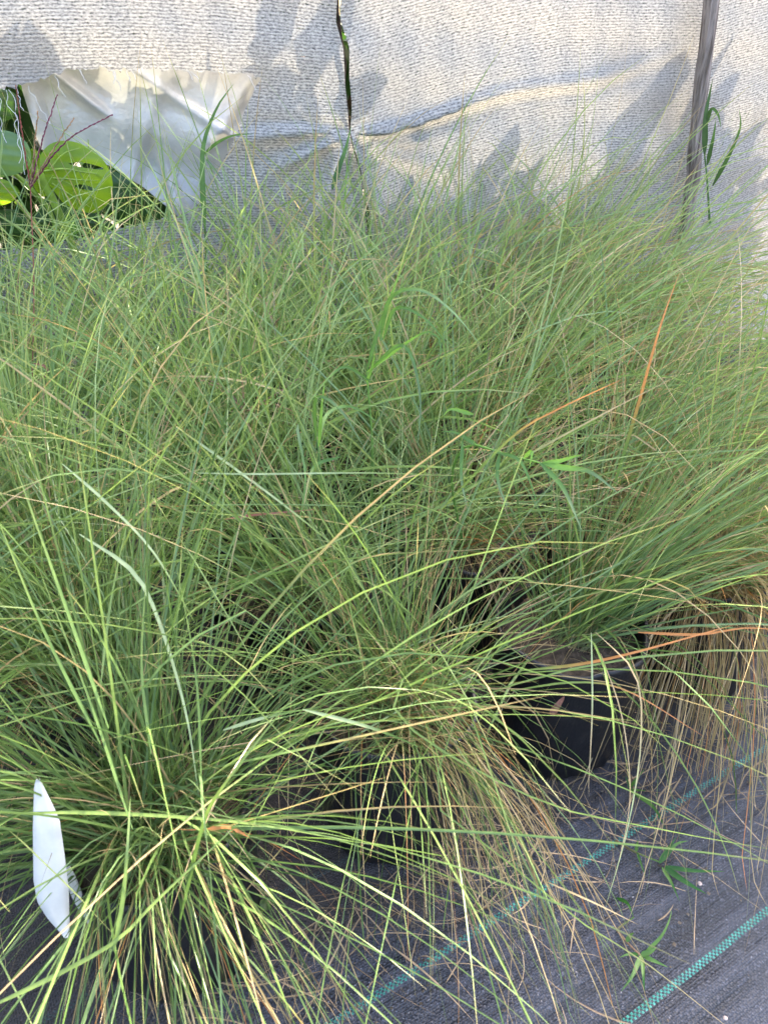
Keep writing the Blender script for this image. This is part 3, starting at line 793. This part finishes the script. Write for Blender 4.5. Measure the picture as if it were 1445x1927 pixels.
hero((1, 0), [(980, 1262, .93), (1090, 1250, .90), (1200, 1226, .87), (1380, 1176, .84)], .0062, G2, OR, 'long blade turning orange', .25)
hero((2, 0), [(1200, 1190, 1.0), (1310, 1194, .95), (1400, 1182, .92), (1470, 1186, .9)], .0060, OR, OR, 'flat orange blade', .5)
hero((1, 0), [(960, 1300, .90), (1080, 1284, .87), (1180, 1300, .84), (1330, 1390, .80)], .0042, G2, OR, None, .5)
hero((-1, 0), [(390, 1560, .60), (430, 1556, .60), (470, 1576, .60)], .0075, OR, OR, None)
hero((0, 0), [(325, 1560, .62), (470, 1570, .66), (570, 1620, .7)], .003, OR, OR, None)
hero((-1, 1), [(420, 978, 1.15), (470, 970, 1.15), (600, 958, 1.13)], .0052, (.42, .16, .13), (.42, .18, .14), 'reddish dead blade')
hero((-1, 1), [(118, 873, .92), (200, 945, .88), (290, 1040, .83), (372, 1180, .76)], .0048, PALE, G2, 'blade coloured pale for its sky sheen', .7)
hero((0, 1), [(332, 803, 1.12), (440, 880, 1.08), (560, 970, 1.0), (690, 1080, .9)], .0050, PALE, G2, 'blade coloured pale for its sky sheen', .6)
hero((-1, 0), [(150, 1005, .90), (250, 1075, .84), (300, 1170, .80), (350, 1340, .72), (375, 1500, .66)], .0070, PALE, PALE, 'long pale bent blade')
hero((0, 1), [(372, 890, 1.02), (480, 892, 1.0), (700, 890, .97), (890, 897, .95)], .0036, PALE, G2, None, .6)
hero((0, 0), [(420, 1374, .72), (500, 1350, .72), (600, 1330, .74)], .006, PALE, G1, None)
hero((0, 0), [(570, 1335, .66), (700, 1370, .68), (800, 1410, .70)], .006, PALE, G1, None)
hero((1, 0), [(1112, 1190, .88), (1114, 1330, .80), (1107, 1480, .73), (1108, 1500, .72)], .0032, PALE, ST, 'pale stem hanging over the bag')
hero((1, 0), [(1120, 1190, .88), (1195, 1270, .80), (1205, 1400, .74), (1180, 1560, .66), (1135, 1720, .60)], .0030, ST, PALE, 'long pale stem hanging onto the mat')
hero((1, 0), [(1130, 1230, .88), (1170, 1350, .8), (1185, 1500, .72), (1160, 1640, .64)], .0024, ST, ST, None)
hero((0, 0), [(1030, 1660, .64), (1120, 1700, .60), (1200, 1740, .585)], .0034, ST, ST, None)
hero((0, 0), [(880, 1290, .8), (820, 1500, .7), (930, 1600, .66), (1100, 1740, .58), (1215, 1812, .56), (1445, 1995, .5)], .0034, G2, ST, None, .7)
hero((-1, 0), [(30, 1530, .55), (200, 1530, .56), (460, 1548, .58), (700, 1590, .62)], .0055, G2, PALE, None, .9)
hero((-1, 0), [(-40, 1905, .38), (100, 1838, .40), (220, 1770, .42), (300, 1690, .46), (460, 1540, .52)], .0060, G2, G1, None, .9)
hero((-1, 0), [(215, 1790, .42), (232, 1690, .44), (240, 1600, .46), (246, 1500, .5)], .0060, (.22, .32, .1), (.26, .36, .12), None)
hero((-1, 0), [(340, 1730, .5), (380, 1560, .52), (420, 1480, .52), (560, 1300, .58)], .0060, G1, G2, None)
hero((0, 0), [(880, 1180, .9), (740, 1330, .78), (1000, 1500, .7), (1240, 1560, .66), (1460, 1600, .64)], .0042, G2, G2, None)
for (x0, y0, x1, y1, Y0, Y1) in ((245, 960, 190, 1290, .95, .72), (20, 850, 205, 1370, .86, .60), (70, 1060, 250, 1560, .80, .54), (330, 1050, 380, 1480, .86, .62), (395, 940, 350, 1130, .95, .85), (-10, 960, 190, 1400, .75, .58), (275, 1090, 285, 1420, .83, .64)):
    hero((-1, 0), [(x1, y1, Y1), ((x0 + x1) / 2 + random.uniform(-14, 14), (y0 + y1) / 2, (Y0 + Y1) / 2), (x0, y0, Y0)], random.uniform(.0038, .0056), G1, G2, None, .6)

# ------------------------------------------------------------------ weeds among the pots
def weed(name, base_px, label, cat, leaves, stems=(), group=None, near=1.0, mat=None):
    ground = True
    sh = lambda pts: [(x, y, Y * near) for x, y, Y in pts]
    leaves = [(sh(a), w * near, c, d) for a, w, c, d in leaves]; stems = [(sh(a), w * near, c, d) for a, w, c, d in stems]
    b = at_y(*sh([base_px])[0])
    loc = np.array([b[0], b[1], 0.012 if ground else b[2]])
    root = empty(name, loc, label, cat, group); root['kind'] = 'thing'
    for pts, w, c0, c1 in leaves:
        V, q, C = strip([at_y(*p) for p in pts], w, c0, c1, .3, .5, 14, .75)
        link('leaf', mesh_np('weed_leaf', V - loc, q, cols=C), mat or M_WEED, root)
    for pts, w, c0, c1 in stems:
        P = spline([at_y(*p) for p in pts], 14); v, q = tube(P - loc, np.linspace(w, w * .6, 14), 5)
        C = np.repeat(lerp(np.array(c0)[None], np.array(c1)[None], np.linspace(0, 1, 14)[:, None]), 5, 0)
        link('stem', mesh_np('weed_stem', v, q, cols=C), mat or M_WEED, root)
    return root
WG, WL, WY = (.11, .22, .055), (.20, .37, .07), (.15, .23, .11)
weed('grassy_weed', (700, 960, 1.45), 'broad leaved weed grass arching among the pots in the middle', 'weed', [
    ([(690, 700, 1.55), (712, 620, 1.56), (740, 545, 1.57), (766, 478, 1.58)], .011, WG, WL),
    ([(715, 640, 1.54), (735, 560, 1.53), (790, 545, 1.50), (850, 585, 1.46), (905, 650, 1.42)], .011, WG, (.26, .38, .18)),
    ([(720, 640, 1.54), (745, 580, 1.52), (800, 600, 1.47), (850, 660, 1.42)], .010, WG, WG),
    ([(700, 690, 1.52), (760, 650, 1.47), (790, 740, 1.42), (785, 850, 1.36)], .010, WG, WY),
    ([(690, 700, 1.52), (800, 625, 1.45), (830, 660, 1.42), (800, 720, 1.4)], .008, WL, WG),
    ([(700, 720, 1.5), (650, 690, 1.48), (610, 720, 1.45), (560, 790, 1.40)], .008, WG, WL),
    ([(690, 720, 1.5), (700, 690, 1.5), (706, 660, 1.5)], .009, WL, WL)],
    [([(700, 960, 1.45), (700, 830, 1.5), (690, 700, 1.55)], .0035, WG, WL)], near=.77)
weed('grassy_weed', (600, 1000, 1.25), 'pale leaved weed grass bending over left of the middle', 'weed', [
    ([(595, 830, 1.3), (592, 770, 1.3), (600, 745, 1.29), (640, 770, 1.27), (690, 850, 1.22)], .0095, WG, WY),
    ([(600, 830, 1.3), (615, 780, 1.29), (660, 765, 1.25), (720, 800, 1.2)], .009, (.26, .4, .2), WG),
    ([(600, 840, 1.28), (606, 760, 1.29), (612, 712, 1.3)], .009, WL, WL),
    ([(595, 850, 1.27), (560, 800, 1.27), (575, 900, 1.2), (560, 1000, 1.12)], .008, WY, WG),
    ([(640, 860, 1.24), (590, 880, 1.22), (570, 960, 1.15)], .008, WG, (.3, .3, .14))],
    [([(600, 1000, 1.25), (605, 920, 1.26), (597, 830, 1.3)], .0032, WG, WG)], near=.77)
weed('grassy_weed', (870, 1020, 1.28), 'creeping weed grass with bright tip leaves left of the dark clump', 'weed', [
    ([(1020, 872, 1.16), (1050, 868, 1.15), (1095, 855, 1.13)], .012, WL, WL),
    ([(1020, 872, 1.16), (1060, 880, 1.14), (1110, 888, 1.11), (1165, 930, 1.06)], .013, WL, WY),
    ([(1015, 870, 1.16), (1060, 920, 1.11), (1095, 1000, 1.03)], .011, WG, WY),
    ([(985, 862, 1.18), (1000, 850, 1.17), (996, 880, 1.16)], .009, WL, WL),
    ([(940, 850, 1.2), (936, 900, 1.17), (955, 960, 1.12)], .009, WG, WY),
    ([(930, 850, 1.2), (980, 870, 1.16), (1015, 960, 1.10)], .008, WG, WG),
    ([(900, 840, 1.22), (860, 815, 1.23), (830, 812, 1.23)], .010, WG, WG),
    ([(870, 830, 1.24), (868, 900, 1.2), (880, 960, 1.15)], .009, WG, WY),
    ([(890, 780, 1.26), (850, 770, 1.26), (834, 782, 1.26)], .010, WL, WL)],
    [([(870, 1020, 1.28), (850, 900, 1.26), (880, 838, 1.23), (950, 855, 1.19), (1020, 872, 1.16)], .003, WG, WL)], near=.77)
weed('grassy_weed', (390, 560, 2.0), 'single broad bladed weed grass standing before the plastic sheet', 'weed', [
    ([(386, 430, 2.02), (381, 330, 2.04), (385, 265, 2.06), (410, 200, 2.08), (440, 158, 2.10)], .018, WG, WG),
    ([(384, 290, 2.05), (410, 268, 2.04), (440, 255, 2.03), (478, 252, 2.02)], .009, WG, WG),
    ([(388, 300, 2.05), (405, 320, 2.03), (420, 340, 2.0)], .009, WY, WY)],
    [([(390, 560, 2.0), (388, 480, 2.01), (386, 430, 2.02)], .004, WG, WG)])
weed('grassy_weed', (640, 560, 2.2), 'broad green blade drooping in front of the net seam', 'weed', [
    ([(625, 356, 2.2), (637, 318, 2.22), (651, 278, 2.24), (661, 236, 2.26)], .019, (.06, .14, .035), WG),
    ([(645, 420, 2.2), (652, 330, 2.22), (655, 265, 2.23)], .006, WL, WL)],
    [([(640, 560, 2.2), (644, 450, 2.2), (645, 420, 2.2)], .003, WG, WG)])
weed('grassy_weed', (1335, 420, 2.55), 'dark green weed grass growing beside the foot of the post', 'weed', [
    ([(1325, 290, 2.6), (1327, 220, 2.61), (1334, 180, 2.62), (1340, 150, 2.62)], .022, (.06, .12, .04), (.07, .14, .04)),
    ([(1328, 235, 2.61), (1338, 205, 2.6), (1350, 215, 2.59), (1356, 240, 2.58)], .014, (.06, .12, .04), WG),
    ([(1330, 310, 2.58), (1342, 255, 2.57), (1346, 225, 2.57)], .016, (.06, .12, .04), WG),
    ([(1340, 350, 2.55), (1372, 290, 2.53), (1392, 240, 2.52), (1390, 205, 2.52)], .016, (.07, .14, .04), WG)],
    [([(1335, 420, 2.55), (1330, 340, 2.58), (1325, 290, 2.6)], .004, WG, WG)])

# low weeds rooted through the mat
def z_leaf(pts, w, c0, c1): return ([(x, y, float(at_z(x, y, z)[1])) for x, y, z in pts], w, c0, c1)
DG = (.04, .13, .025)
weed('creeping_weed', (1165, 1590, float(at_z(1165, 1590, .02)[1])), 'small green creeping weed on the mat between the teal tapes', 'weed', [
    z_leaf([(1240, 1624, .03), (1270, 1590, .045), (1294, 1582, .05)], .010, DG, WG), z_leaf([(1250, 1630, .03), (1300, 1638, .035), (1362, 1640, .03)], .0085, DG, DG),
    z_leaf([(1250, 1632, .03), (1290, 1660, .03), (1328, 1682, .025)], .012, DG, DG), z_leaf([(1245, 1632, .03), (1262, 1660, .03), (1278, 1696, .025)], .007, WG, DG),
    z_leaf([(1240, 1622, .03), (1256, 1598, .04), (1272, 1575, .05)], .008, WG, DG), z_leaf([(1196, 1602, .03), (1200, 1580, .05)], .007, WG, WG), z_leaf([(1198, 1604, .03), (1214, 1650, .03)], .005, DG, DG)],
    [z_leaf([(1158, 1582, .02), (1196, 1604, .028), (1240, 1622, .03)], .0022, (.2, .13, .08), WG)])
weed('creeping_weed', (1162, 1755, float(at_z(1162, 1755, .02)[1])), 'small star shaped weed lying on the mat near the bottom edge', 'weed', [
    z_leaf([(1205, 1798, .03), (1225, 1790, .04), (1235, 1782, .045)], .010, WG, WG), z_leaf([(1205, 1798, .03), (1190, 1835, .03), (1168, 1866, .025)], .008, WG, DG),
    z_leaf([(1208, 1800, .03), (1210, 1840, .03), (1212, 1870, .02)], .007, WG, DG), z_leaf([(1208, 1798, .03), (1230, 1808, .035), (1256, 1820, .03)], .008, WG, WG),
    z_leaf([(1210, 1796, .03), (1245, 1760, .05), (1262, 1720, .06), (1258, 1710, .06)], .006, WG, WG), z_leaf([(1160, 1690, .03), (1180, 1700, .04), (1192, 1728, .04)], .007, DG, DG),
    z_leaf([(1178, 1772, .03), (1186, 1760, .04), (1192, 1755, .05)], .008, WG, WG), z_leaf([(1200, 1796, .03), (1180, 1796, .04), (1165, 1802, .04)], .006, DG, WG)],
    [z_leaf([(1160, 1750, .02), (1178, 1772, .025), (1204, 1798, .03)], .0022, (.22, .15, .1), (.3, .2, .14)), z_leaf([(1160, 1750, .02), (1175, 1738, .03), (1192, 1726, .04)], .002, (.3, .25, .15), WG)])
weed('creeping_weed', (1185, 1470, float(at_z(1185, 1470, .02)[1])), 'little green sprout on the mat under the bare black bag', 'weed', [
    z_leaf([(1190, 1490, .03), (1230, 1520, .04), (1252, 1562, .035)], .009, WG, DG), z_leaf([(1185, 1482, .03), (1200, 1462, .06), (1212, 1448, .07)], .007, WG, WG),
    z_leaf([(1188, 1486, .03), (1215, 1488, .05)], .006, WG, DG), z_leaf([(1186, 1486, .03), (1176, 1460, .05)], .006, DG, DG)],
    [z_leaf([(1180, 1470, .02), (1190, 1490, .03)], .002, WG, WG)])
def seedling(px, py, label, spots):
    b = at_z(px, py, .02); root = empty('seedling', b, label, 'seedling')
    for (x, y, r, hz) in spots:
        c = at_z(x, y, hz) - b; a = np.linspace(0, 2 * math.pi, 17)[:-1]; t0 = random.uniform(0, 6)
        ring = [c + np.array([r * math.cos(k) * (1 + .08 * math.cos(2 * k + t0)), r * .85 * math.sin(k), .004 * math.cos(2 * k) + .003]) for k in a]
        V = np.array([c] + ring); T = [(0, 1 + i, 1 + (i + 1) % 16) for i in range(16)]
        link('leaf', mesh_np('round_leaf', V, None, tris=T, cols=np.repeat([[.13, .2, .07]], 17, 0)), M_WEED, root)
        v, q = tube(spline([(0, 0, -.008), c * .5 + np.array([0, 0, .004]), c], 6), .001, 4)
        link('stem', mesh_np('seedling_stem', v, q, cols=np.repeat([[.2, .2, .1]], len(v), 0)), M_WEED, root)
seedling(495, 1705, 'two leaved round seedling on the dirt between the front bags', [(484, 1686, .0075, .035), (502, 1702, .0105, .035), (488, 1752, .008, .025)])
seedling(455, 1825, 'tiny round leaved seedling at the foot of the bag with the tag', [(447, 1818, .007, .03), (460, 1822, .006, .03), (466, 1816, .006, .025), (452, 1838, .005, .02)])

# seed heads of finger grass
def seed_head(base, joint, tips, label, Ys, cols, group=None, r=.0017):
    b = at_y(*base); loc = np.array([b[0], b[1], .012]); root = empty('seed_stalk', loc, label, 'seed stalk', group)
    j = at_y(*joint); mid = (b + j) / 2 + np.array([.012, 0, .02])
    P = spline([b, mid, j], 24) - loc; v, q = tube(P, np.linspace(.0017, .0011, 24), 5)
    link('stem', mesh_np('stalk', v, q, cols=np.repeat(lerp(np.array([[.32, .19, .11]]), np.array([cols[0]]), np.linspace(0, 1, 24)[:, None]), 5, 0)), M_WEED, root)
    for n_, (x, y, Y) in enumerate(tips):
        e = at_y(x, y, Y); m = (j + e) / 2 + np.array([0, 0, .008]) + np.random.default_rng(n_).normal(0, .006, 3)
        k = 46; P = spline([j, m, e], k) - loc
        rr = r * (.75 + .65 * (np.arange(k) % 2)) * np.linspace(1, .6, k)
        P = P + np.random.default_rng(n_ + 3).normal(0, r * .35, P.shape)
        v, q = tube(P, rr, 5); c = np.array(cols[n_ % len(cols)])[None] * (.8 + .4 * np.random.default_rng(n_).random((k, 1)))
        link('spike', mesh_np('spike', v, q, cols=np.repeat(c, 5, 0)), M_WEED, root)
PUR, RED, TANS = (.24, .07, .13), (.30, .09, .07), (.42, .27, .17)
seed_head((58, 800, 1.35), (58, 352, 1.60), [(30, 160, 1.62), (72, 208, 1.6), (108, 178, 1.64), (140, 222, 1.6), (212, 216, 1.58)], 'tall purple five fingered seed stalk before the broad leaved plant', None, [RED, TANS, PUR, TANS, PUR], 'finger grass seed stalks')
seed_head((480, 960, 1.25), (462, 775, 1.30), [(362, 708, 1.32), (385, 712, 1.33), (450, 668, 1.34), (562, 712, 1.28), (560, 776, 1.24)], 'tan finger grass seed stalk spread flat left of the middle', None, [TANS, (.3, .2, .16)], 'finger grass seed stalks')
seed_head((520, 820, 1.45), (516, 612, 1.52), [(478, 556, 1.54), (484, 552, 1.56), (516, 548, 1.55), (534, 570, 1.52)], 'pale upright seed stalk with four short spikes', None, [(.5, .45, .3), TANS], 'finger grass seed stalks')
seed_head((545, 900, 1.4), (538, 700, 1.46), [(534, 568, 1.50), (548, 730, 1.44)], 'thin bent seed stalk right of the four spiked one', None, [(.4, .42, .2)], 'finger grass seed stalks')
seed_head((660, 640, 1.85), (655, 470, 1.95), [(598, 380, 2.0), (622, 372, 2.0), (702, 396, 1.96), (728, 392, 1.95)], 'faint tan seed stalk in front of the net folds', None, [(.5, .42, .28)], 'finger grass seed stalks', .001)

# ------------------------------------------------------------------ white plant tag
def ribbon(pts, widths, thick, roll):
    P = np.array(pts); n = len(P); T = np.gradient(P, axis=0); T /= np.linalg.norm(T, axis=1)[:, None]
    f = np.array([roll] * n); sd = np.cross(T, f); sd /= np.linalg.norm(sd, axis=1)[:, None]; nm = np.cross(sd, T)
    w = np.array(widths)[:, None] * .5; e = nm * thick
    V = np.stack([P - sd * w + e, P - sd * w * .4 + e * 1.6, P + sd * w * .4 + e * 1.6, P + sd * w + e, P + sd * w - e, P + sd * w * .4 - e * .4, P - sd * w * .4 - e * .4, P - sd * w - e], 1)
    i = np.arange(n - 1)[:, None] * 8 + np.arange(8)[None]; j = np.arange(n - 1)[:, None] * 8 + (np.arange(8)[None] + 1) % 8
    Q = np.stack([i, j, j + 8, i + 8], -1).reshape(-1, 4)
    return V, np.concatenate([Q, [[0, 1, 6, 7], [1, 2, 5, 6], [2, 3, 4, 5]], (n - 1) * 8 + np.array([[7, 6, 1, 0], [6, 5, 2, 1], [5, 4, 3, 2]])])
tloc = at_y(110, 1700, .47)
tag_root = empty('plant_tag', (tloc[0], tloc[1], .3), 'blank white plastic plant tag, pointed at both ends, among the blades at the lower left', 'plant tag')
tl = np.array([tloc[0], tloc[1], .3])
k = 40
edge = [(1466, 69, 75), (1478, 66, 80), (1495, 66, 87), (1520, 66, 98), (1550, 66, 110), (1600, 67, 117), (1650, 68, 123), (1685, 74, 127), (1715, 90, 129), (1742, 109, 131), (1756, 118, 131), (1764, 122, 128)]
spec = [((a + b) / 2, y, b - a) for y, a, b in edge]
ys = np.linspace(1466, 1764, k); e0 = np.interp(ys, [e[0] for e in edge], [e[1] for e in edge]); e1 = np.interp(ys, [e[0] for e in edge], [e[2] for e in edge])
P = np.array([at_y((a + b) / 2, y, .505 - .00027 * (y - 1466)) for y, a, b in zip(ys, e0, e1)])
wpx = e1 - e0
V, q = ribbon(P - tl, wpx / FPX * .84, .0007, CAM - P[k // 2] + np.array([-.18, .1, 0]))
link('tag_blade', mesh_np('tag_blade', V, q), M_TAG, tag_root)
spec = [(128, 1632, 9), (134, 1650, 17), (142, 1675, 20), (152, 1700, 17), (160, 1716, 12), (168, 1738, 4)]
P = spline([at_y(x, y, .50 - .002 * i) for i, (x, y, w) in enumerate(spec)], k)
wpx = np.interp(np.linspace(0, 1, k), np.linspace(0, 1, len(spec)), [s[2] for s in spec])
V, q = ribbon(P - tl, wpx / FPX * .84, .0007, CAM - P[k // 2])
link('tag_tail', mesh_np('tag_tail', V, q), M_TAG, tag_root)

# ------------------------------------------------------------------ litter on the mat
def build_litter():
    rg = np.random.default_rng(21); n = 520
    # straw and broken blades lying along the foot of the front row
    a = rg.uniform(-1.2, 3.2, n); b = -np.abs(rg.normal(0, .12, n)) - .08
    c = P00[None] + ROW_U[None] * (.372 * a)[:, None] + ROW_N[None] * b[:, None]
    V, Q, C = [], [], []
    q1 = None
    for i in range(n):
        th = rg.uniform(0, 6.28); L = rg.uniform(.03, .16); cv = rg.normal(0, .8); S = 5
        P = [c[i] + np.array([0, 0, .022 + rg.uniform(0, .008)])]
        for s_ in range(S):
            th += cv / S; P.append(P[-1] + np.array([math.cos(th), math.sin(th), rg.normal(0, .04)]) * L / S)
        col = lerp(np.array([.14, .095, .06]), np.array([.42, .31, .2]), rg.random())
        v, q, cc = strip(P, rg.uniform(.001, .0036), col, col, .3, .5, 6, .5, facing=(0, 0, 1.0))
        q1 = q; V.append(v.reshape(-1, 3)); Q.append(q + i * 18); C.append(cc.reshape(-1, 3))
    o = link('straw_litter', mesh_np('straw_litter', np.concatenate(V), np.concatenate(Q), cols=np.concatenate(C)), M_GRASS)
    tag(o, 'dry straw and broken blades littering the mat along the front bags', kind='stuff')
    # crumbs of soil and grit
    n = 1100; a = rg.uniform(-1.4, 3.4, n); b = -rg.gamma(1.6, .07, n) - .09
    c = P00[None] + ROW_U[None] * (.372 * a)[:, None] + ROW_N[None] * b[:, None] + np.array([0, 0, .02])[None]
    oct_ = np.array([(1, 0, 0), (-1, 0, 0), (0, 1, 0), (0, -1, 0), (0, 0, .7), (0, 0, -.7)])
    tri = np.array([(0, 2, 4), (2, 1, 4), (1, 3, 4), (3, 0, 4), (2, 0, 5), (1, 2, 5), (3, 1, 5), (0, 3, 5)])
    r = rg.uniform(.0008, .0036, n)
    V = c[:, None] + oct_[None] * r[:, None, None] * rg.uniform(.6, 1.3, (n, 6, 1))
    T = tri[None] + (np.arange(n) * 6)[:, None, None]
    o = link('soil_crumbs', mesh_np('soil_crumbs', V, None, tris=T, smooth=False), M_GROUND)
    tag(o, 'crumbs of soil scattered on the mat at the foot of the bags', kind='stuff')
build_litter()
def stone(px, py, r, label, seed):
    rg = np.random.default_rng(seed); bm = bmesh.new(); bmesh.ops.create_icosphere(bm, subdivisions=2, radius=r)
    for v in bm.verts: v.co *= 1 + rg.normal(0, .1); v.co.z *= .75
    me = bpy.data.meshes.new('pebble'); bm.to_mesh(me); bm.free()
    o = link('pebble', me, M_PEBBLE); o.location = at_z(px, py, .021 + r * .5); tag(o, label, 'pebble')
stone(1316, 1663, .0034, 'small pinkish pebble on the mat right of the creeping weed', 1)
stone(1364, 1916, .003, 'small brown pebble on the mat at the bottom right', 2)
def dead_leaf(pts, Y, w, label):
    V, q, C = strip([at_y(x, y, Y) for x, y in pts], w, (.4, .2, .2), (.32, .13, .13), .35, .5, 8, .5)
    loc = V[0, 1].copy(); o = link('dead_leaf', mesh_np('dead_leaf', V - loc, q, cols=C), M_DEADLEAF); o.location = loc
    tag(o, label, 'dead leaf')
dead_leaf([(1036, 1346), (1050, 1326), (1062, 1310)], .84, .014, 'pinkish dead leaf stuck to the front of the bare black bag')
dead_leaf([(64, 684), (84, 688), (90, 700), (80, 712), (66, 716)], 1.3, .006, 'curled pink dead leaf hanging beside the purple seed stalk')
dead_leaf([(1150, 1478), (1170, 1470), (1182, 1476)], .86, .012, 'brown curled leaf on the mat beside the little sprout')
